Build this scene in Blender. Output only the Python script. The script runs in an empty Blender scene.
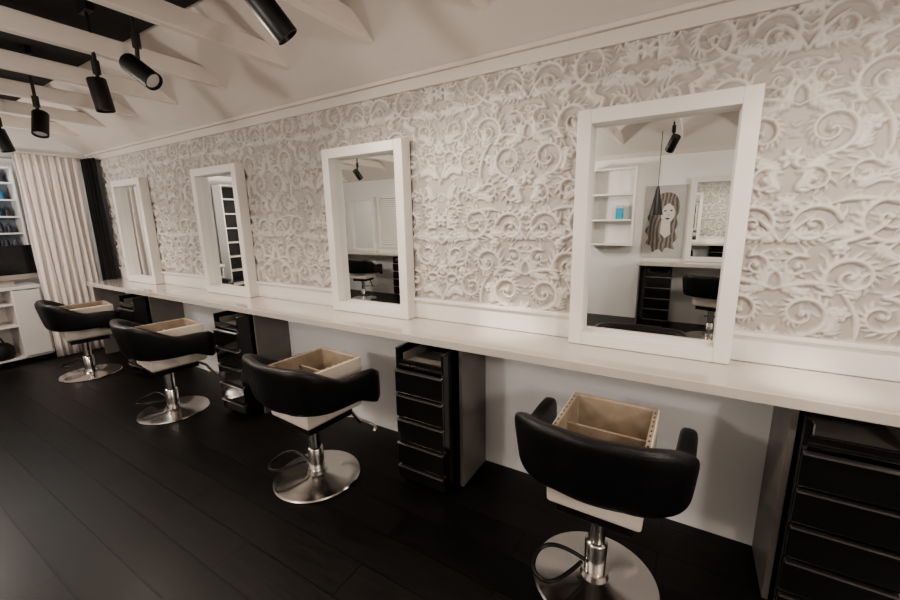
import bpy, bmesh, math, random
import numpy as np
from mathutils import Vector, Matrix
random.seed(4)
scene=bpy.context.scene
PI=math.pi

# ---------------------------------------------------------------- materials
def mat(name,col,rough=.5,metal=0.0,spec=.5,emit=None,estr=0,bump=None,noise=None,coat=0):
    m=bpy.data.materials.new(name); m.use_nodes=True
    nt=m.node_tree; b=nt.nodes["Principled BSDF"]
    b.inputs["Base Color"].default_value=(*col,1); b.inputs["Roughness"].default_value=rough
    b.inputs["Metallic"].default_value=metal; b.inputs["Specular IOR Level"].default_value=spec
    b.inputs["Coat Weight"].default_value=coat
    if emit: b.inputs["Emission Color"].default_value=(*emit,1); b.inputs["Emission Strength"].default_value=estr
    tc=nt.nodes.new("ShaderNodeTexCoord")
    if noise:
        sc,amt=noise
        n=nt.nodes.new("ShaderNodeTexNoise"); n.inputs["Scale"].default_value=sc; n.inputs["Detail"].default_value=5
        nt.links.new(tc.outputs["Object"],n.inputs["Vector"])
        r=nt.nodes.new("ShaderNodeValToRGB")
        r.color_ramp.elements[0].position=.3; r.color_ramp.elements[1].position=.7
        r.color_ramp.elements[0].color=(*[c*(1-amt) for c in col],1)
        r.color_ramp.elements[1].color=(*[min(1,c*(1+amt)) for c in col],1)
        nt.links.new(n.outputs["Fac"],r.inputs["Fac"]); nt.links.new(r.outputs["Color"],b.inputs["Base Color"])
    if bump:
        sc,st=bump
        n=nt.nodes.new("ShaderNodeTexNoise"); n.inputs["Scale"].default_value=sc; n.inputs["Detail"].default_value=4
        nt.links.new(tc.outputs["Object"],n.inputs["Vector"])
        bp=nt.nodes.new("ShaderNodeBump"); bp.inputs["Strength"].default_value=st; bp.inputs["Distance"].default_value=.01
        nt.links.new(n.outputs["Fac"],bp.inputs["Height"]); nt.links.new(bp.outputs["Normal"],b.inputs["Normal"])
    return m
M_wall=mat("wall_paint",(.78,.765,.745),.6,noise=(1.5,.03),bump=(60,.05))
M_low=mat("lower_wall_paint",(.86,.86,.865),.5,noise=(1.5,.02),bump=(60,.03))
M_ceil=mat("ceiling_paint",(.70,.65,.605),.7,noise=(1.2,.03))
M_beam=mat("beam_paint",(.80,.74,.68),.55,noise=(3,.03))
M_blackceil=mat("black_ceiling",(.006,.006,.006),.8)
M_frame=mat("frame_lacquer",(.79,.755,.72),.35,noise=(4,.03))
M_mirror=mat("mirror_glass",(.90,.92,.91),.0,1.0)
M_counter=mat("counter_lacquer",(.58,.535,.49),.10,noise=(3,.04),bump=(40,.015),coat=.6)
M_leather=mat("black_leather",(.006,.006,.007),.38,bump=(180,.2),noise=(8,.3))
M_chrome=mat("brushed_chrome",(.76,.73,.70),.17,1.0,bump=(90,.02))
M_steelblk=mat("black_steel",(.012,.012,.012),.35,.3)
M_cream=mat("cream_vinyl",(.74,.68,.60),.5,noise=(9,.06),bump=(40,.1))
M_tan=mat("tan_board",(.32,.26,.195),.8,noise=(14,.18))
M_cab=mat("black_gloss_cabinet",(.008,.008,.008),.14,coat=.3,noise=(3,.2))
M_grey=mat("grey_laminate",(.18,.165,.15),.4,noise=(6,.1))
M_alu=mat("aluminium_trim",(.80,.76,.71),.3,1.0)
M_lampblk=mat("lamp_black",(.010,.010,.010),.42)
M_lens=mat("lamp_lens",(.25,.24,.23),.15,emit=(1,.88,.72),estr=.12)
M_curtain=mat("linen_curtain",(.84,.77,.73),.9,noise=(30,.03),bump=(200,.1))
M_blkcurt=mat("black_curtain",(.008,.008,.008),.9,noise=(20,.3))
M_desk=mat("desk_laminate",(.74,.71,.68),.4,noise=(3,.03))
M_screen=mat("screen_black",(.01,.011,.013),.12)
M_rubber=mat("bag_black",(.012,.012,.013),.6,bump=(30,.3))
M_fillglobe=mat("fill_globe_glass",(.9,.9,.9),.3,emit=(1,.9,.8),estr=3)
M_blueb=mat("bottle_blue",(.04,.20,.42),.25,noise=(10,.2))
M_whiteb=mat("bottle_white",(.55,.60,.64),.3,noise=(10,.05))
M_darkb=mat("bottle_dark",(.03,.03,.05),.25,noise=(10,.2))
M_cool=mat("shelf_back",(.14,.18,.21),.5,noise=(2,.05))
M_plaster=mat("relief_plaster",(.66,.62,.585),.45)

def floor_mat():
    m=bpy.data.materials.new("black_plank_floor"); m.use_nodes=True; nt=m.node_tree; b=nt.nodes["Principled BSDF"]
    tc=nt.nodes.new("ShaderNodeTexCoord")
    br=nt.nodes.new("ShaderNodeTexBrick"); br.inputs["Scale"].default_value=1
    br.inputs["Brick Width"].default_value=1.2; br.inputs["Row Height"].default_value=.19
    br.inputs["Mortar Size"].default_value=.0035; br.inputs["Color1"].default_value=(.004,.0036,.0034,1)
    br.inputs["Color2"].default_value=(.011,.0095,.0088,1); br.inputs["Mortar"].default_value=(.0008,.0008,.0008,1)
    nt.links.new(tc.outputs["Object"],br.inputs["Vector"])
    mp=nt.nodes.new("ShaderNodeMapping"); mp.inputs["Scale"].default_value=(2,28,1)
    nt.links.new(tc.outputs["Object"],mp.inputs["Vector"])
    n=nt.nodes.new("ShaderNodeTexNoise"); n.inputs["Scale"].default_value=2.2; n.inputs["Detail"].default_value=7
    nt.links.new(mp.outputs["Vector"],n.inputs["Vector"])
    mx=nt.nodes.new("ShaderNodeMix"); mx.data_type='RGBA'; mx.blend_type='MULTIPLY'; mx.inputs[0].default_value=.7
    nt.links.new(br.outputs["Color"],mx.inputs[6]); 
    r=nt.nodes.new("ShaderNodeValToRGB"); r.color_ramp.elements[0].color=(.5,.5,.5,1); r.color_ramp.elements[1].color=(1.5,1.5,1.5,1)
    r.color_ramp.elements[0].position=.3; r.color_ramp.elements[1].position=.7
    nt.links.new(n.outputs["Fac"],r.inputs["Fac"]); nt.links.new(r.outputs["Color"],mx.inputs[7])
    nt.links.new(mx.outputs[2],b.inputs["Base Color"])
    rr=nt.nodes.new("ShaderNodeMapRange"); rr.inputs["To Min"].default_value=.30; rr.inputs["To Max"].default_value=.46
    nt.links.new(n.outputs["Fac"],rr.inputs["Value"]); nt.links.new(rr.outputs["Result"],b.inputs["Roughness"])
    b.inputs["Specular IOR Level"].default_value=.26
    ad=nt.nodes.new("ShaderNodeMath"); ad.operation='SUBTRACT'
    ml=nt.nodes.new("ShaderNodeMath"); ml.operation='MULTIPLY'; ml.inputs[1].default_value=.10
    nt.links.new(n.outputs["Fac"],ml.inputs[0]); nt.links.new(ml.outputs[0],ad.inputs[0]); nt.links.new(br.outputs["Fac"],ad.inputs[1])
    bp=nt.nodes.new("ShaderNodeBump"); bp.inputs["Strength"].default_value=.7; bp.inputs["Distance"].default_value=.003
    nt.links.new(ad.outputs[0],bp.inputs["Height"]); nt.links.new(bp.outputs["Normal"],b.inputs["Normal"])
    return m
M_floor=floor_mat()

# ---------------------------------------------------------------- helpers
def link(o,parent=None):
    scene.collection.objects.link(o)
    if parent: o.parent=parent
    return o
def empty(name,loc=(0,0,0),rz=0):
    e=bpy.data.objects.new(name,None); e.empty_display_size=.1; e.location=loc; e.rotation_euler=(0,0,rz)
    return link(e)
def mesh_obj(name,verts,faces,m,parent=None,smooth=False):
    me=bpy.data.meshes.new(name); me.from_pydata([tuple(v) for v in verts],[],faces)
    bm=bmesh.new(); bm.from_mesh(me); bmesh.ops.recalc_face_normals(bm,faces=bm.faces); bm.to_mesh(me); bm.free()
    if not isinstance(m,(list,tuple)): m=[m]
    for k in m: me.materials.append(k)
    if smooth:
        for p in me.polygons: p.use_smooth=True
    return link(bpy.data.objects.new(name,me),parent)
def boxes(name,bl,m,parent=None,bevel=0,seg=2):
    bm=bmesh.new()
    for b in bl:
        x0,x1,y0,y1,z0,z1=b[:6]; mi=b[6] if len(b)>6 else 0
        r=bmesh.ops.create_cube(bm,size=1)
        for v in r['verts']:
            v.co=Vector((x0+(v.co.x+.5)*(x1-x0),y0+(v.co.y+.5)*(y1-y0),z0+(v.co.z+.5)*(z1-z0)))
        fs=set(f for v in r['verts'] for f in v.link_faces)
        for f in fs: f.material_index=mi
    if bevel: bmesh.ops.bevel(bm,geom=list(bm.edges),offset=bevel,segments=seg,affect='EDGES',profile=.5)
    me=bpy.data.meshes.new(name); bm.to_mesh(me); bm.free()
    if not isinstance(m,(list,tuple)): m=[m]
    for k in m: me.materials.append(k)
    return link(bpy.data.objects.new(name,me),parent)
def lathe(name,prof,m,parent=None,seg=40,mtx=None,smooth=True,matidx=None):
    vs=[];fs=[];n=len(prof)
    for i in range(seg):
        a=2*PI*i/seg
        for r,z in prof: vs.append(Vector((r*math.cos(a),r*math.sin(a),z)))
    for i in range(seg):
        j=(i+1)%seg
        for k in range(n-1): fs.append((i*n+k,j*n+k,j*n+k+1,i*n+k+1))
    if mtx: vs=[mtx@v for v in vs]
    me=bpy.data.meshes.new(name); me.from_pydata([tuple(v) for v in vs],[],fs)
    bm=bmesh.new(); bm.from_mesh(me); bmesh.ops.remove_doubles(bm,verts=bm.verts,dist=1e-5)
    bmesh.ops.recalc_face_normals(bm,faces=bm.faces); bm.to_mesh(me); bm.free()
    me.materials.append(m)
    if smooth:
        for p in me.polygons: p.use_smooth=True
        try: me.set_sharp_from_angle(angle=math.radians(40))
        except Exception: pass
    return link(bpy.data.objects.new(name,me),parent)
def tube(name,pts,r,m,parent=None,cyclic=False,seg=10,bez=True):
    cu=bpy.data.curves.new(name,'CURVE'); cu.dimensions='3D'; cu.bevel_depth=r; cu.bevel_resolution=3; cu.use_fill_caps=True
    sp=cu.splines.new('NURBS' if bez else 'POLY'); sp.points.add(len(pts)-1)
    for p,q in zip(sp.points,pts): p.co=(*q,1)
    sp.use_cyclic_u=cyclic; 
    if bez: sp.order_u=3; sp.use_endpoint_u=not cyclic; sp.resolution_u=8
    ob=bpy.data.objects.new(name+"_c",cu); scene.collection.objects.link(ob)
    dg=bpy.context.evaluated_depsgraph_get(); me=bpy.data.meshes.new_from_object(ob.evaluated_get(dg))
    bpy.data.objects.remove(ob); me.name=name; me.materials.clear(); me.materials.append(m)
    for p in me.polygons: p.use_smooth=True
    return link(bpy.data.objects.new(name,me),parent)

# ---------------------------------------------------------------- room shell
XL,XR=-7.25,2.6; YF=2.2; YB=-2.45
boxes("floor",[(XL-.1,XR+.1,YB-.1,YF+.15,-.1,0)],M_floor)
boxes("wall_station",[(XL,XR,YF+.002,YF+.12,0,2.5),(-6.3,XR,2.172,YF+.002,0,.885,1)],[M_wall,M_low])
boxes("wall_back",[(XL,XR,YB-.1,YB,0,2.5)],M_wall)
boxes("wall_right",[(XR,XR+.1,YB-.1,YF+.1,0,3.0)],M_wall)
boxes("wall_far",[(XL-.1,XL,YB-.1,YF+.1,0,2.42),(XL-.1,-6.64,YB-.1,YF+.1,2.44,3.0)],M_wall)
YT=1.50
prof=[(2.2,2.44),(2.12,2.50),(YT,2.88),(.25,2.88),(-1.55,2.88),(-2.37,2.50),(-2.45,2.44)]
outer=[(y,z+.06) for y,z in prof]
vs=[];fs=[]
for x in (-6.64,XR+.05):
    vs+= [(x,y,z) for y,z in prof]; vs+=[(x,y,z) for y,z in outer]
n=len(prof)
for i in range(n-1):
    fs.append((i,i+1,2*n+i+1,2*n+i)); fs.append((n+i,3*n+i,3*n+i+1,n+i+1))
fs+= [(0,2*n,3*n,n),(n-1,2*n-1,4*n-1,3*n-1)]
for o in(0,2*n):
    for i in range(n-1): fs.append((o+i,o+n+i,o+n+i+1,o+i+1))
c=mesh_obj("ceiling",vs,fs,M_ceil)
boxes("trim_ceiling_recess",[(-6.6,XR,.30,YT-.01,2.862,2.882)],M_blackceil)
boxes("trim_cornice",[(-6.6,XR,2.165,2.2,2.385,2.45),(-6.6,XR,2.145,2.2,2.45,2.475)],M_ceil,bevel=.004)
boxes("trim_backsplash",[(-6.28,XR,2.178,2.2,.93,1.055),(-6.28,XR,2.160,2.2,1.055,1.075)],M_frame,bevel=.003)

def slope_y(z): return YT+(2.88-z)*(2.12-YT)/.38
for k in range(13):
    x=-6.79+.73*k
    if x<-6.5: continue
    w=.06; z0,z1=2.6,2.71
    y0,y1=slope_y(z0)+.01,slope_y(z1)+.01
    yb0,yb1=-(y0+.24),-(y1+.24)
    vs=[];
    for sx in(-w/2,w/2):
        vs+=[(x+sx,y0,z0),(x+sx,y1,z1),(x+sx,yb1,z1),(x+sx,yb0,z0)]
    o=mesh_obj("ceiling_beam",vs,[(0,1,2,3),(7,6,5,4),(0,4,5,1),(1,5,6,2),(2,6,7,3),(3,7,4,0)],M_beam)
    bv=o.modifiers.new("b","BEVEL"); bv.width=.006; bv.segments=2

# ---------------------------------------------------------------- relief wall (embossed scroll panels)
def relief_tile(W,Hh,res,seed):
    rnd=random.Random(seed); nx=int(round(W/res)); nz=int(round(Hh/res))
    Hm=np.zeros((nz,nx)); 
    def stroke(pts,hgt=1.0,groove=.35):
        buf=np.zeros((nz,nx)); 
        for (px,pz,r) in pts:
            if r<res*.9: r=res*.9
            ix0=int((px-r)/res)-1; ix1=int((px+r)/res)+2; iz0=int((pz-r)/res)-1; iz1=int((pz+r)/res)+2
            xs=np.arange(max(0,ix0),min(nx,ix1)); zs=np.arange(iz0,iz1)
            if len(xs)==0: continue
            X,Z=np.meshgrid(xs*res,zs*res); d=((X-px)**2+(Z-pz)**2)/(r*r)
            v=np.clip(1-d,0,1)*min(1,r/.009)
            zz=zs%nz
            cur=buf[np.ix_(zz,xs)]; buf[np.ix_(zz,xs)]=np.maximum(cur,v)
        h=buf**.7*hgt; h=h-groove*np.clip((buf-.72)/.28,0,1)*hgt*.7
        np.maximum(Hm,h,out=Hm)
    def leaf(x,z,ang,L,w,curl,hg=.8,gr=.4):
        pts=[];N=int(L/.0025)+2
        for i in range(N):
            t=i/(N-1); pts.append((x,z,w*(math.sin(PI*min(1,t*.88+.12))**.7)))
            x+=math.cos(ang)*L/N; z+=math.sin(ang)*L/N; ang+=curl*L/N*10
        stroke(pts,hg,gr)
        return x,z,ang
    def acanthus(x,z,ang,L,sg):
        n=6
        for i in range(n):
            t=i/n; l=L*.50*(1-.55*t)
            mx=x+math.cos(ang+sg*t*.7)*L*t*.85; mz=z+math.sin(ang+sg*t*.7)*L*t*.85; a=ang+sg*t*1.1
            leaf(mx,mz,a+.75,l,.0074,-.55,.72); leaf(mx,mz,a-.75,l,.0074,.55,.72)
        leaf(x,z,ang,L,.009,sg*1.2/L*.1,.9,.5)
    def spiral(cx,cz,r0,turns,a0,sg,w):
        pts=[];N=int(turns*2*PI*r0/.0025)
        lv=[]
        for i in range(N):
            t=i/(N-1); r=r0*(1-t)**.9+.005; a=a0+sg*turns*2*PI*t
            x=cx+r*math.cos(a); z=cz+r*math.sin(a); pts.append((x,z,w*(1-.5*t)))
            if i%10==0 and t<.60: lv.append((x,z,a,t))
        for k,(x,z,a,t) in enumerate(lv):
            leaf(x,z,a+sg*.95,(.038+.014*rnd.random())*(1-.45*t),.0072*(1-.25*t),sg*.5,.78)
            if k%2==0: leaf(x,z,a+PI-sg*.8,.020*(1-.4*t),.0054,-sg*.3,.65)
        stroke(pts,1.0,.5)
        stroke([(cx,cz,.012)],1.15,.0)
    def flower(cx,cz,R,n):
        for i in range(n):
            a=2*PI*i/n; leaf(cx+math.cos(a)*R*.25,cz+math.sin(a)*R*.25,a,R*.9,.0115,.1,1,.5)
        stroke([(cx,cz,.011)],1.25,0)
    for i in range(130):
        leaf(rnd.random()*W,rnd.random()*Hh,rnd.random()*2*PI,.035+.03*rnd.random(),.0062,rnd.choice([-1,1])*.5,.38)
    for i in range(5):
        acanthus(rnd.random()*W,rnd.random()*Hh,rnd.random()*2*PI,.07+.03*rnd.random(),rnd.choice([-1,1]))
    for (x,z,a,L,sg) in ((.03,.17,1.2,.12,1),(.24,.16,2.2,.11,-1),(.45,.20,1.9,.12,1),(.33,.36,.5,.11,-1),(.02,.36,.9,.10,-1),(.20,.38,2.6,.09,1),
                       (.46,.42,2.2,.11,-1),(.19,.55,1.0,.10,-1),(.43,.57,1.2,.10,1),(.02,.55,.6,.10,1),(.37,.04,1.0,.10,-1),(.17,.02,.9,.09,1),(.31,.60,3.0,.09,-1)):
        acanthus(x,z,a,L,sg)
    S=[(.095,.09,.076,1.5,-PI/2,1,.0096),(.31,.10,.066,1.5,PI/2,-1,.0090),(.215,.235,.076,1.6,-2.2,-1,.0098),
       (.40,.27,.066,1.5,2.6,1,.0090),(.085,.42,.076,1.5,0.3,1,.0096),(.285,.45,.080,1.6,-1.2,-1,.0098),
       (.07,.585,.042,1.3,2.,-1,.0080),(.42,.50,.048,1.4,-2.,1,.0080),(.06,.27,.040,1.3,1.0,1,.0078),(.435,.385,.036,1.2,1,1,.0075),
       (.20,.60,.042,1.3,.5,1,.0080),(.44,.12,.044,1.3,3.,-1,.0080),(.35,.585,.038,1.2,-1,1,.0078)]
    for s in S: spiral(*s)
    flower(.5,.19,.036,7); flower(.0,.50,.036,7); flower(.20,.10,.026,6); flower(.0,.0,.036,6); flower(.5,.46,.032,6); flower(.17,.34,.024,6); flower(.37,.18,.022,6)
    for (x,z,a,L,cv) in ((.5,.0,PI/2+.3,.2,.35),(.0,.18,.5,.2,-.4),(.5,.33,2.4,.16,.4),(.16,.36,.2,.18,.5),(.0,.36,1.1,.14,-.4),(.25,.0,1.4,.2,.5),(.13,.5,.4,.2,-.5)):
        leaf(x,z,a,L,.0098,cv,1,.5)
    Hm=np.clip(Hm,0,1.15)
    P=np.pad(Hm,((1,1),(0,0)),mode='wrap'); P=np.pad(P,((0,0),(1,1)),mode='reflect')
    Hm=.64*Hm+.06*(P[:-2,1:-1]+P[2:,1:-1]+P[1:-1,:-2]+P[1:-1,2:])+.03*(P[:-2,:-2]+P[2:,2:]+P[2:,:-2]+P[:-2,2:])
    return Hm
T=relief_tile(.504,.6615,.0039,3); nz,nx=T.shape
res=.0044
Tm=np.concatenate([T,T[:,::-1]],axis=1)
x0,x1,z0,z1=-6.3,XR,1.07,2.39
cx=int((x1-x0)/res); cz=int((z1-z0)/res)
ii=(np.arange(cx+1)+40)%Tm.shape[1]; jj=(np.arange(cz+1))%nz
Hf=Tm[np.ix_(jj,ii)]
X,Z=np.meshgrid(x0+np.arange(cx+1)*res,z0+np.arange(cz+1)*res)
lowf=.0015*np.sin(X*3.1)+.001*np.sin(Z*7+X*2)
Y=YF-.003-Hf*.028+lowf
co=np.stack([X,Y,Z],-1).reshape(-1,3).astype(np.float32)
idx=np.arange((cz+1)*(cx+1)).reshape(cz+1,cx+1)
q=np.stack([idx[:-1,:-1],idx[:-1,1:],idx[1:,1:],idx[1:,:-1]],-1).reshape(-1,4).astype(np.int32)
me=bpy.data.meshes.new("wall_relief"); me.vertices.add(len(co)); me.vertices.foreach_set("co",co.ravel())
me.loops.add(q.size); me.loops.foreach_set("vertex_index",q.ravel()); me.polygons.add(len(q))
me.polygons.foreach_set("loop_start",np.arange(0,q.size,4,dtype=np.int32)); me.update(calc_edges=True)
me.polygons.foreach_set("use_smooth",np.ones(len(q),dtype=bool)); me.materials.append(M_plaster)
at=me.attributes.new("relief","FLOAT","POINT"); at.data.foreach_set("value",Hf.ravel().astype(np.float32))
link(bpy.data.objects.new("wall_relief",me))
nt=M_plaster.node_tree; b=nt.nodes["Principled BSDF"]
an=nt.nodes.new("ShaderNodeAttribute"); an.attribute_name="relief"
cr=nt.nodes.new("ShaderNodeValToRGB"); cr.color_ramp.elements[0].color=(.46,.425,.395,1); cr.color_ramp.elements[1].color=(.66,.625,.59,1)  # grooves darkened by height: occlusion shade painted into the plaster colour
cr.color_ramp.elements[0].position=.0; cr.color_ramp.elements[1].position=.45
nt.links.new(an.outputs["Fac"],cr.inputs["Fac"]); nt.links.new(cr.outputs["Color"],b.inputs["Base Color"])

# ---------------------------------------------------------------- counter
e=empty("station_counter",(0,0,0))
boxes("slab",[(-6.25,XR-.01,1.815,2.175,.882,.93)],M_counter,e,bevel=.004)
for i,xc in enumerate((-6.24,-4.80,-3.0,-1.07,.395)):
    boxes("support_panel_%d"%i,[(xc,xc+.022,1.86,2.168,0.0,.882)],M_grey,e,bevel=.001)

# ---------------------------------------------------------------- framed mirrors
def framed_mirror(xc,ywall,sgn,z0=.932,z1=2.10,w=.72):
    e=empty("wall_mirror",(xc,ywall,0), 0 if sgn<0 else PI)
    t=.088; f=.066; h=w/2
    boxes("frame",[(-h,-h+f,-t,-.0,z0,z1),(h-f,h,-t,0,z0,z1),(-h+f,h-f,-t,0,z1-f,z1),(-h+f,h-f,-t,0,z0,z0+f)],M_frame,e,bevel=.003)
    boxes("backing",[(-h+f,h-f,-.013,-.003,z0+f,z1-f)],M_steelblk,e)
    boxes("glass",[(-h+f,h-f,-.024,-.014,z0+f,z1-f)],M_mirror,e)
for xc in (-.155,-1.95,-3.73,-5.50): framed_mirror(xc,2.178,-1)

# ---------------------------------------------------------------- drawer cabinets
def cabinet(xc,yf,sgn=1,rz=0,name="drawer_cabinet",d=.40):
    e=empty(name,(xc,yf,0),rz)
    w=.165; H=.862
    tops=[.745,.59,.435,.28,.125]
    boxes("carcass",[(-w,-w+.016,0,d,.03,H),(w-.016,w,0,d,.03,H),(-w,w,d-.015,d,.03,H),(-w+.016,w-.016,.01,d-.015,.03,.05),
                     (-w+.016,w-.016,.004,d-.015,.755,.77),(-w+.016,w-.016,.0,.014,.770,.800)],M_cab,e,bevel=.0015)
    boxes("inner_tray",[(-w+.03,w-.03,.03,d-.03,.770,.778),(-w+.03,-w+.036,.03,d-.03,.778,.83),(w-.036,w-.03,.03,d-.03,.778,.83)],M_grey,e)
    dr=[];hd=[]
    for i,t in enumerate(tops):
        zb=(tops[i+1]+.010) if i+1<len(tops) else .035
        dr.append((-w+.002,w-.002,-.018,.006,zb,t-.014))
        hd.append((-w+.004,w-.004,-.030,-.004,t-.012,t-.004))
    boxes("drawer_fronts",dr,M_cab,e,bevel=.0015)
    boxes("drawer_pulls",hd,M_alu,e)
    boxes("rim",[(-w,-w+.018,-.002,d,H,H+.005),(w-.018,w,-.002,d,H,H+.005),(-w+.018,w-.018,d-.018,d,H,H+.005)],M_steelblk,e)
    boxes("casters",[(-w+.03,-w+.06,.03,.07,0,.03),(w-.06,w-.03,.03,.07,0,.03),(-w+.03,-w+.06,d-.07,d-.03,0,.03),(w-.06,w-.03,d-.07,d-.03,0,.03)],M_steelblk,e)
for xc,yf in ((-4.995,1.735),(-3.185,1.735),(-1.26,1.735),(.59,1.80)):
    cabinet(xc,yf,d=.30 if xc<0 else .36)

# ---------------------------------------------------------------- salon chairs
def chair(x,y,rz,name="salon_chair"):
    e=empty(name,(x,y,0),rz)      # faces +y
    SY=.05
    lathe("base_disc",[(0,0),(.262,0),(.268,.006),(.262,.014),(.20,.020),(.09,.026),(.062,.034),(.056,.06),(.0,.06)],M_chrome,e,seg=64)
    lathe("column",[(0,.05),(.047,.05),(.047,.20),(.043,.205),(.036,.21),(.036,.36),(.06,.365),(.06,.385),(0,.385)],M_chrome,e)
    boxes("seat_plate",[(-.15,.15,-.13,.19,.385,.43)],M_steelblk,e,bevel=.004)
    w0,w1=.180,.186; d0,d1=-.21+SY,.205+SY; zb,zt=.43,.762; t=.024
    V=[]
    def ring(wx,ya,yb,z): 
        s=len(V); V.extend([(-wx,ya,z),(wx,ya,z),(wx,yb,z),(-wx,yb,z)]); return s
    rs=[ring(w0-.02,d0+.02,d1-.02,zb),ring(w0,d0,d1,zb+.015),ring(w0+.004,d0,d1+.004,.53),ring(w1,d0-.004,d1+.006,zt-.006),ring(w1-.004,d0,d1+.002,zt),
        ring(w1-t,d0+t,d1-t,zt),ring(w1-t,d0+t,d1-t,.60)]
    mats=[0,0,0,0,1,1]
    fs=[(0,3,2,1)];mi=[0]
    for k in range(len(rs)-1):
        a,b=rs[k],rs[k+1]
        for i in range(4):
            j=(i+1)%4; fs.append((a+i,a+j,b+j,b+i)); mi.append(mats[k])
    l=rs[-1]; fs.append((l,l+1,l+2,l+3)); mi.append(1)
    me=bpy.data.meshes.new("seat_box"); me.from_pydata(V,[],fs); me.materials.append(M_cream); me.materials.append(M_tan)
    for p,m_ in zip(me.polygons,mi): p.material_index=m_
    bm=bmesh.new(); bm.from_mesh(me); bmesh.ops.recalc_face_normals(bm,faces=bm.faces); bm.to_mesh(me); bm.free()
    o=link(bpy.data.objects.new("seat_box",me),e)
    bv=o.modifiers.new("b","BEVEL"); bv.width=.007; bv.segments=2; bv.limit_method='ANGLE'; bv.angle_limit=math.radians(50)
    st=[]
    for k in range(9):
        yy=d0+.02+k*.042; st.append((w1-.016,w1-.010,yy,yy+.010,zt-.001,zt+.0015)); st.append((-w1+.010,-w1+.016,yy,yy+.010,zt-.001,zt+.0015))
    boxes("staples",st,M_steelblk,e)
    boxes("inner_brace",[(-.162,.162,.05,.065,.60,.70),(-.162,.162,-.05,-.035,.60,.66)],M_tan,e)
    path=[]
    hw=.292; yb=-.270; yf=.235; R=.17
    N1,N2,N3=9,9,8
    for i in range(N1): path.append((hw+.012*(1-i/N1),yf-(yf-(yb+R))*i/N1,0))
    for i in range(N2):
        a=PI/2*i/N2; path.append((hw-R+R*math.cos(a),yb+R-R*math.sin(a),0))
    for i in range(N3+1): path.append(((hw-R)*(1-2*i/N3),yb-.018*math.sin(PI*i/N3),0))
    left=[(-p[0],p[1],0) for p in path[:N1+N2]][::-1]
    path=path+left
    n=len(path); 
    L=[0]
    for i in range(1,n): L.append(L[-1]+math.dist(path[i],path[i-1]))
    tot=L[-1]; CS=20; vs=[];fs=[]
    for i in range(n):
        s=L[i]/tot; c=abs(s-.5)*2
        def sm(a,b,v): v=min(1,max(0,(v-a)/(b-a))); return v*v*(3-2*v)
        k=sm(.28,.66,c)
        ztop=.845*(1-k)+.715*k - .010*sm(.8,1,c)
        zbot=.560*(1-k)+.550*k
        zbot-= .06*sm(.74,.97,c)
        th=.034*(1-k)+.036*k
        lean=.05*(1-k)
        if c>.965: 
            q=(1-c)/.035; g=math.sqrt(max(0.0,1-(1-q)**2))*.75+.25
        else: g=1
        if i==0 or i==n-1: g=.35
        a=path[max(0,i-1)]; b_=path[min(n-1,i+1)]
        tx,ty=b_[0]-a[0],b_[1]-a[1]; l=math.hypot(tx,ty); nx_,ny_=ty/l,-tx/l
        if nx_*path[i][0]+ny_*(path[i][1]-0)<0: nx_,ny_=-nx_,-ny_
        zc=(ztop+zbot)/2; hh=(ztop-zbot)/2*(g*.35+.65)
        for j in range(CS):
            an=2*PI*j/CS; ca,sa=math.cos(an),math.sin(an)
            ex=.55 
            px=math.copysign(abs(ca)**ex,ca)*th*g; pz=math.copysign(abs(sa)**.42,sa)*hh
            off=px+lean*((pz+hh)/(2*hh))
            vs.append((path[i][0]+nx_*off,path[i][1]+ny_*off+SY,zc+pz))
    for i in range(n-1):
        for j in range(CS):
            k2=(j+1)%CS; fs.append((i*CS+j,i*CS+k2,(i+1)*CS+k2,(i+1)*CS+j))
    fs.append(tuple(range(CS))); fs.append(tuple((n-1)*CS+j for j in range(CS))[::-1])
    o=mesh_obj("back_and_arms",vs,fs,M_leather,e,smooth=True)
    boxes("arm_brackets",[(.180,.280,.10,.21,.535,.57),(-.280,-.180,.10,.21,.535,.57),(.180,.280,-.07,.01,.565,.60),(-.280,-.180,-.07,.01,.565,.60),(-.14,.14,-.205,-.155,.58,.66)],M_leather,e,bevel=.006)
    tube("pump_lever",[(-.04,-.02,.10),(-.10,-.03,.13),(-.19,-.05,.14),(-.235,-.10,.12),(-.225,-.19,.10),(-.15,-.225,.10),(-.09,-.15,.10),(-.05,-.04,.10)],.009,M_steelblk,e)
    tube("footrest_arm",[(0,.17,.40),(0,.28,.36),(0,.33,.27),(0,.38,.20)],.013,M_chrome,e)
    tube("footrest_bar",[(-.16,.36,.20),(-.15,.40,.20),(0,.405,.20),(.15,.40,.20),(.16,.36,.20)],.012,M_chrome,e)
    return e
chair(-5.55,1.50,math.radians(-8))
chair(-3.75,1.505,math.radians(-6))
chair(-1.92,1.50,math.radians(-4))
chair(-.235,1.60,math.radians(-1))
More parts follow.
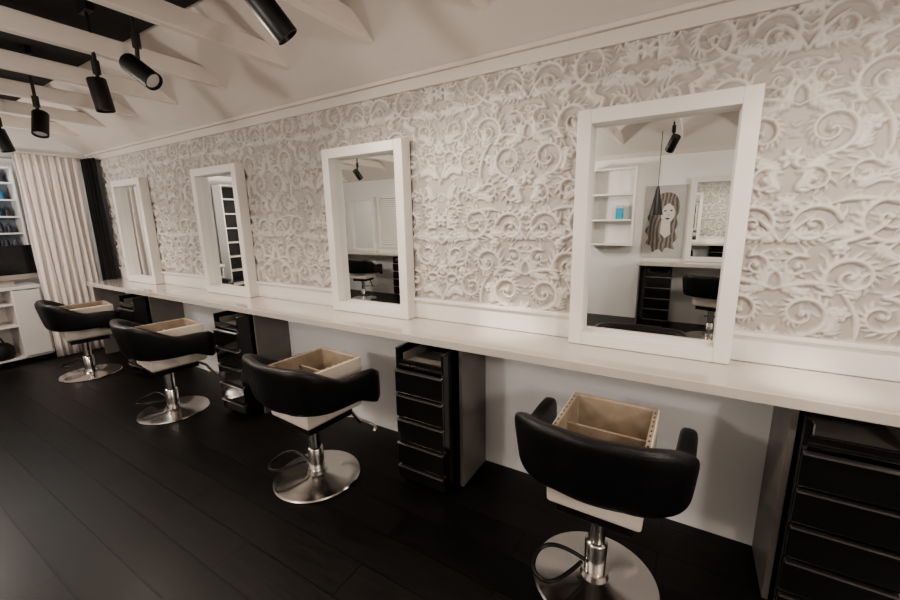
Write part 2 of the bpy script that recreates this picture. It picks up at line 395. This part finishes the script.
# ---------------------------------------------------------------- spotlights
def spot(x,y,z,aim,track=2.862,power=46,name="track_spotlight",beam=0):
    e=empty(name,(x,y,0))
    d=Vector(aim).normalized()
    q=d.to_track_quat('-Z','Y').to_matrix().to_4x4()
    M=Matrix.Translation((0,0,z))@q
    lathe("lamp_body",[(0,.09),(.045,.09),(.048,.084),(.048,-.09),(.044,-.092),(.042,-.076),(.0,-.076)],M_lampblk,e,mtx=M)
    lathe("lens",[(0,-.072),(.039,-.0755),(.039,-.0765),(0,-.080)],M_lens,e,mtx=M)
    up=(M@Vector((0,0,.02)))
    tube("yoke",[(0,0,z+.20),(.0,0,z+.13),(up.x*.5,up.y*.5,(z+.1+up.z)/2),(up.x,up.y,up.z)],.010,M_lampblk,e)
    lathe("stem",[(0,z+.19),(.010,z+.19),(.010,track-.05),(.0,track-.05)],M_lampblk,e,seg=14)
    lathe("swivel",[(0,z+.115),(.020,z+.115),(.020,z+.19),(.0,z+.19)],M_lampblk,e,seg=18)
    boxes("track_adapter",[(-.06,.06,-.018,.018,track-.05,track)],M_lampblk,e,bevel=.003)
    for pw,an in ((power,125),(beam,16)):
        if not pw: continue
        ld=bpy.data.lights.new("spot_light",'SPOT'); ld.energy=pw; ld.color=(1,.86,.73); ld.spot_size=math.radians(an); ld.spot_blend=1; ld.shadow_soft_size=.035
        lo=bpy.data.objects.new("bulb",ld); lo.matrix_local=Matrix.Translation((0,0,z))@q@Matrix.Translation((0,0,-.095)); link(lo,e)
LY=1.15
spot(-1.49,LY,2.40,(.59,1.0,-1.43),beam=110)
spot(-2.59,LY,2.40,(.75,.30,-.62))
spot(-3.12,LY,2.37,(.05,.10,-1))
spot(-4.22,LY,2.35,(.35,-.25,-1))
spot(-5.20,LY,2.34,(.1,.2,-1))
spot(.55,LY,2.40,(-.08,.86,-1.47),beam=110)
spot(-.25,-1.0,2.38,(-.3,-.5,-.6),power=28)
spot(-3.2,-1.0,2.38,(-.3,-.6,-.7),power=22)
spot(-5.0,-1.0,2.38,(.1,-.6,-.7),power=28)

# ---------------------------------------------------------------- curtains
def curtain(name,p0,p1,z0,z1,m,folds,amp,nu=160,nv=12,seed=1):
    rnd=random.Random(seed); d=Vector((p1[0]-p0[0],p1[1]-p0[1])); L=d.length; d/=L; nn=Vector((-d.y,d.x))
    ph=[rnd.uniform(-.6,.6) for _ in range(folds+2)]
    vs=[];fs=[]
    for j in range(nv+1):
        v=j/nv
        for i in range(nu+1):
            u=i/nu; a=amp*(.75+.35*(1-v))*math.sin(2*PI*folds*u+ph[int(u*folds)]*.4*math.sin(PI*((u*folds)%1)))
            a+=amp*.3*math.sin(2*PI*folds*2.3*u+3*v)
            s=u*L+.006*math.sin(9*v+u*20)
            vs.append((p0[0]+d.x*s+nn.x*a,p0[1]+d.y*s+nn.y*a,z0+(z1-z0)*v))
    for j in range(nv):
        for i in range(nu): fs.append((j*(nu+1)+i,j*(nu+1)+i+1,(j+1)*(nu+1)+i+1,(j+1)*(nu+1)+i))
    o=mesh_obj(name,vs,fs,m,None,True)
    s=o.modifiers.new("s","SOLIDIFY"); s.thickness=.004
    return o
curtain("white_curtain",(-6.60,1.50),(-6.60,2.06),.01,2.42,M_curtain,8,.012)
curtain("black_curtain",(-6.55,2.08),(-6.22,2.12),.01,2.40,M_blkcurt,4,.028,nu=80,seed=3)
tb=empty("curtain_rail"); boxes("rail",[(-6.63,-6.57,1.30,2.15,2.424,2.438)],M_frame,tb)

# ---------------------------------------------------------------- reception desk and far shelving
e=empty("reception_desk")
dx0,dx1=-7.15,-6.70
boxes("desk_body",[(dx0,dx1,.53,1.52,.88,.92),(dx0,dx1-.02,1.49,1.52,.05,.88),(dx0,dx1-.02,1.26,1.28,.05,.88),(dx0,dx1-.02,.55,.57,.05,.88),
  (dx0,dx0+.02,.55,1.52,.05,.88),(dx0,dx1-.02,.55,1.52,.05,.07),(dx0,dx1-.02,.57,1.26,.44,.46),(dx0,dx1-.02,.57,1.26,.70,.72),
  (dx1-.02,dx1,1.27,1.50,.08,.87)],M_desk,e,bevel=.003)
boxes("kick",[(dx0,dx1-.05,.55,1.52,0,.05)],M_steelblk,e)
e=empty("handbag",(-6.86,1.07,.0715))
lathe("bag_body",[(0,0),(.12,0),(.145,.05),(.14,.13),(.10,.18),(.03,.20),(0,.20)],M_rubber,e,seg=24)
tube("bag_handle",[(0,-.07,.17),(0,-.05,.26),(0,0,.29),(0,.05,.26),(0,.07,.17)],.008,M_rubber,e)
e=empty("computer_monitor",(-6.80,1.25,.921))
boxes("screen",[(-.012,.012,-.30,.30,.13,.47)],M_screen,e,bevel=.004)
boxes("chin",[(-.012,.0125,-.30,.30,.07,.129)],M_alu,e,bevel=.003)
mesh_obj("stand",[(-.02,-.08,.012),(-.02,.08,.012),(-.06,.08,.012),(-.06,-.08,.012),(-.012,-.07,.2),(-.012,.07,.2),(-.03,.07,.2),(-.03,-.07,.2)],[(0,1,5,4),(1,2,6,5),(2,3,7,6),(3,0,4,7),(4,5,6,7),(0,3,2,1)],M_alu,e)
boxes("foot",[(-.10,.09,-.09,.09,0,.012)],M_alu,e,bevel=.003)
def shelves(name,x0,x1,y0,y1,z0,z1,n,mside,mback,bottles=True,seed=1,axis='x'):
    e=empty(name); t=.02
    bl=[(x0,x1,y0,y0+t,z0,z1),(x0,x1,y1-t,y1,z0,z1),(x0,x1,y0+t,y1-t,z1-t,z1),(x0,x1,y0+t,y1-t,z0,z0+t)]
    zs=[z0+(z1-z0)*k/n for k in range(n)]
    for z in zs[1:]: bl.append((x0,x1,y0+t,y1-t,z,z+t))
    boxes("frame",bl,mside,e)
    boxes("back_panel",[(x0-.006,x0-.001,y0,y1,z0,z1)],mback,e)
    if bottles:
        rnd=random.Random(seed); bb=bmesh.new()
        for z in zs:
            y=y0+.06
            while y<y1-.06:
                r=rnd.uniform(.02,.032); h=rnd.uniform(.10,.15); mi=rnd.choice([0,0,1,2,2])
                for (rr,za,zb) in((r,0,h*.78),(r*.45,h*.78,h)):
                    q=bmesh.ops.create_cone(bb,cap_ends=True,segments=12,radius1=rr,radius2=rr*.95,depth=zb-za,matrix=Matrix.Translation(((x0+x1)/2,y,z+t+.0005+(za+zb)/2)))
                    for v in q['verts']:
                        for f in v.link_faces: f.material_index=mi
                y+=2*r+rnd.uniform(.008,.03)
        me=bpy.data.meshes.new("bottles"); bb.to_mesh(me); bb.free()
        for k in(M_blueb,M_whiteb,M_darkb): me.materials.append(k)
        link(bpy.data.objects.new("bottles",me),e)
shelves("product_shelf",-7.20,-6.98,.78,1.56,1.32,2.30,5,M_desk,M_cool)
shelves("display_bookcase",-7.20,-6.95,-.46,.30,.0,2.25,9,M_frame,M_cab,False)

# ---------------------------------------------------------------- opposite side of the salon (seen in mirrors)
e=empty("opposite_counter")
boxes("slab",[(-.62,2.0,YB+.001,YB+.40,.882,.93),(-6.9,-4.0,YB+.001,YB+.40,.882,.93)],M_counter,e,bevel=.004)
boxes("panels",[(-.60,-.58,YB+.001,YB+.35,0,.882),(1.9,1.92,YB+.001,YB+.35,0,.882),(-6.88,-6.86,YB+.001,YB+.35,0,.882),(-4.04,-4.02,YB+.001,YB+.35,0,.882)],M_grey,e)
framed_mirror(.33,YB+.001,1); framed_mirror(-6.25,YB+.001,1)
for xc in (-.33,.95,-4.95): cabinet(xc,YB+.47,rz=PI)
chair(.33,-1.75,PI+.3); chair(-5.75,-1.75,PI-.2)
e=empty("window_1"); wx0,wx1,wz0,wz1=-5.80,-4.95,1.02,2.10
boxes("frame",[(wx0,wx0+.05,YB+.001,YB+.05,wz0,wz1),(wx1-.05,wx1,YB+.001,YB+.05,wz0,wz1),(wx0+.05,wx1-.05,YB+.001,YB+.05,wz1-.05,wz1),(wx0+.05,wx1-.05,YB+.001,YB+.05,wz0,wz0+.05)],M_frame,e,bevel=.003)
boxes("pane",[(wx0+.05,wx1-.05,YB+.001,YB+.006,wz0+.05,wz1-.05)],M_screen,e)
boxes("blind_slats",[(wx0+.055,wx1-.055,YB+.018,YB+.034,wz0+.06+.042*k,wz0+.06+.042*k+.036) for k in range(23)],M_frame,e)
e=empty("wall_shelf_unit",(0,0,0))
bl=[(-1.36,-1.33,YB+.001,YB+.20,1.15,2.30),(-.76,-.73,YB+.001,YB+.20,1.15,2.30)]
for z in (1.15,1.52,1.90,2.27): bl.append((-1.33,-.76,YB+.001,YB+.20,z,z+.03))
boxes("frame",bl,M_frame,e,bevel=.002)
e=empty("product_box",(-.95,YB+.10,1.551)); boxes("carton",[(-.05,.05,-.04,.04,0,.20)],mat("carton_cyan",(.05,.4,.6),.5,noise=(5,.1)),e,bevel=.003); boxes("lid",[(-.051,.051,-.041,.041,.16,.205)],M_whiteb,e,bevel=.003)
M_pbg=mat("poster_paper",(.46,.45,.44),.6,noise=(3,.12)); M_skin=mat("poster_skin",(.60,.56,.53),.6); M_ink=mat("poster_ink",(.05,.045,.045),.6)
M_hair=mat("poster_hair",(.2,.2,.2),.6)
nt=M_hair.node_tree; tcn=nt.nodes.new("ShaderNodeTexCoord"); wv=nt.nodes.new("ShaderNodeTexWave"); wv.bands_direction='X'
wv.inputs["Scale"].default_value=6; wv.inputs["Distortion"].default_value=7; wv.inputs["Detail"].default_value=3; wv.inputs["Detail Scale"].default_value=.7
crr=nt.nodes.new("ShaderNodeValToRGB"); crr.color_ramp.elements[0].color=(.09,.08,.075,1); crr.color_ramp.elements[1].color=(.28,.25,.225,1)
nt.links.new(tcn.outputs["Object"],wv.inputs["Vector"]); nt.links.new(wv.outputs["Fac"],crr.inputs["Fac"]); nt.links.new(crr.outputs["Color"],nt.nodes["Principled BSDF"].inputs["Base Color"])
e=empty("portrait_poster",(-.345,YB+.002,1.52))
boxes("panel",[(-.27,.27,0,.012,-.55,.50)],M_pbg,e)
def flat(name,pts,y,m): 
    n=len(pts); mesh_obj(name,[(p[0],y,p[1]) for p in pts]+[(p[0],y+.001,p[1]) for p in pts],[tuple(range(n)),tuple(range(2*n-1,n-1,-1))]+[(i,(i+1)%n,n+(i+1)%n,n+i) for i in range(n)],m,e)
hs=[(.02,.40),(.12,.37),(.18,.27),(.19,.14),(.16,.04),(.19,-.06),(.155,-.15),(.19,-.26),(.14,-.34),(.16,-.42),(.05,-.40),(.02,-.47),(-.05,-.42),(-.12,-.47),(-.15,-.38),(-.22,-.34),(-.19,-.24),(-.24,-.15),(-.19,-.05),(-.22,.05),(-.17,.14),(-.16,.25),(-.08,.37)]
hp=[]
n_=len(hs)
for i in range(n_):
    p0,p1,p2,p3=hs[i-1],hs[i],hs[(i+1)%n_],hs[(i+2)%n_]
    for s_ in range(4):
        t=s_/4
        hp.append(tuple(.5*((2*p1[a])+(-p0[a]+p2[a])*t+(2*p0[a]-5*p1[a]+4*p2[a]-p3[a])*t*t+(-p0[a]+3*p1[a]-3*p2[a]+p3[a])*t**3) for a in(0,1)))
flat("hair",hp,.0125,M_hair)
flat("neck",[(-.03,.00),(.08,.02),(.10,-.20),(.03,-.26),(-.04,-.18)],.0140,M_skin)
flat("face",[(.045+.092*math.cos(2*PI*i/30)+.015*math.sin(2*PI*i/30),.11+.145*math.sin(2*PI*i/30)-.02*math.cos(2*PI*i/30)) for i in range(30)],.016,M_skin)
flat("fringe",[(-.06,.04),(-.09,.20),(.0,.31),(.10,.30),(.155,.20),(.145,.10),(.11,.20),(.05,.245),(-.01,.20)],.0175,M_hair)
flat("lips",[(.01,.025),(.045,.040),(.08,.025),(.045,.008)],.0175,M_ink)
flat("nose",[(.045,.07),(.06,.07),(.055,.09)],.0175,M_ink)
flat("eye_l",[(-.015,.135),(.008,.150),(.032,.135),(.008,.126)],.0175,M_ink); flat("eye_r",[(.065,.138),(.088,.153),(.112,.138),(.088,.129)],.0175,M_ink)
e=empty("cone_pendant",(-.42,-1.9,0))
lathe("shade",[(0,1.98),(.012,1.98),(.02,1.95),(.085,1.60),(.080,1.60),(.015,1.94),(0,1.94)],M_lampblk,e,seg=28)
lathe("cord",[(0,1.97),(.004,1.97),(.004,2.68),(0,2.68)],M_lampblk,e,seg=8)
for (x,y,p) in ((1.75,-.2,72),(-2.3,-1.2,76),(-5.8,.25,60)):  # fill globes added out of view to supply most of the room light
    e=empty("added_fill_globe",(x,y,0))
    lathe("fill_globe",[(.14*math.sin(PI*i/16),2.15-.14*math.cos(PI*i/16)) for i in range(17)],M_fillglobe,e,seg=28)
    lathe("cord",[(0,2.28),(.008,2.28),(.008,2.875),(0,2.875)],M_lampblk,e,seg=8)
    ld=bpy.data.lights.new("added_fill_light",'POINT'); ld.energy=p; ld.color=(1,.90,.82); ld.shadow_soft_size=.14
    o=bpy.data.objects.new("added_fill_bulb",ld); o.location=(0,0,1.90); link(o,e)
ld=bpy.data.lights.new("retail_light",'AREA'); ld.energy=5; ld.color=(.85,.95,1); ld.size=.3
o=bpy.data.objects.new("retail_downlight",ld); o.location=(-6.85,1.15,2.40); link(o)

# ---------------------------------------------------------------- world
w=bpy.data.worlds.new("world"); scene.world=w; w.use_nodes=True
w.node_tree.nodes["Background"].inputs[0].default_value=(1,.95,.9,1); w.node_tree.nodes["Background"].inputs[1].default_value=.3
try:
    scene.view_settings.view_transform='AgX'; scene.view_settings.look='AgX - Medium High Contrast'
except Exception as ex: print(ex)

# ---------------------------------------------------------------- camera
yaw,pitch,roll,f=(math.radians(31.04),math.radians(11.57),math.radians(-1.09),395.9)
F=Vector((-math.sin(yaw)*math.cos(pitch),math.cos(yaw)*math.cos(pitch),-math.sin(pitch)))
R=Vector((math.cos(yaw),math.sin(yaw),0)); U=R.cross(F)
c,s=math.cos(roll),math.sin(roll); R2=c*R+s*U; U2=c*U-s*R
cam=bpy.data.cameras.new("camera"); cam.sensor_width=36; cam.lens=f/900*36; cam.clip_start=.05
co_=bpy.data.objects.new("camera",cam)
m=Matrix((R2,U2,-F)).transposed().to_4x4(); m.translation=Vector((0,0,1.6)); co_.matrix_world=m
link(co_); scene.camera=co_
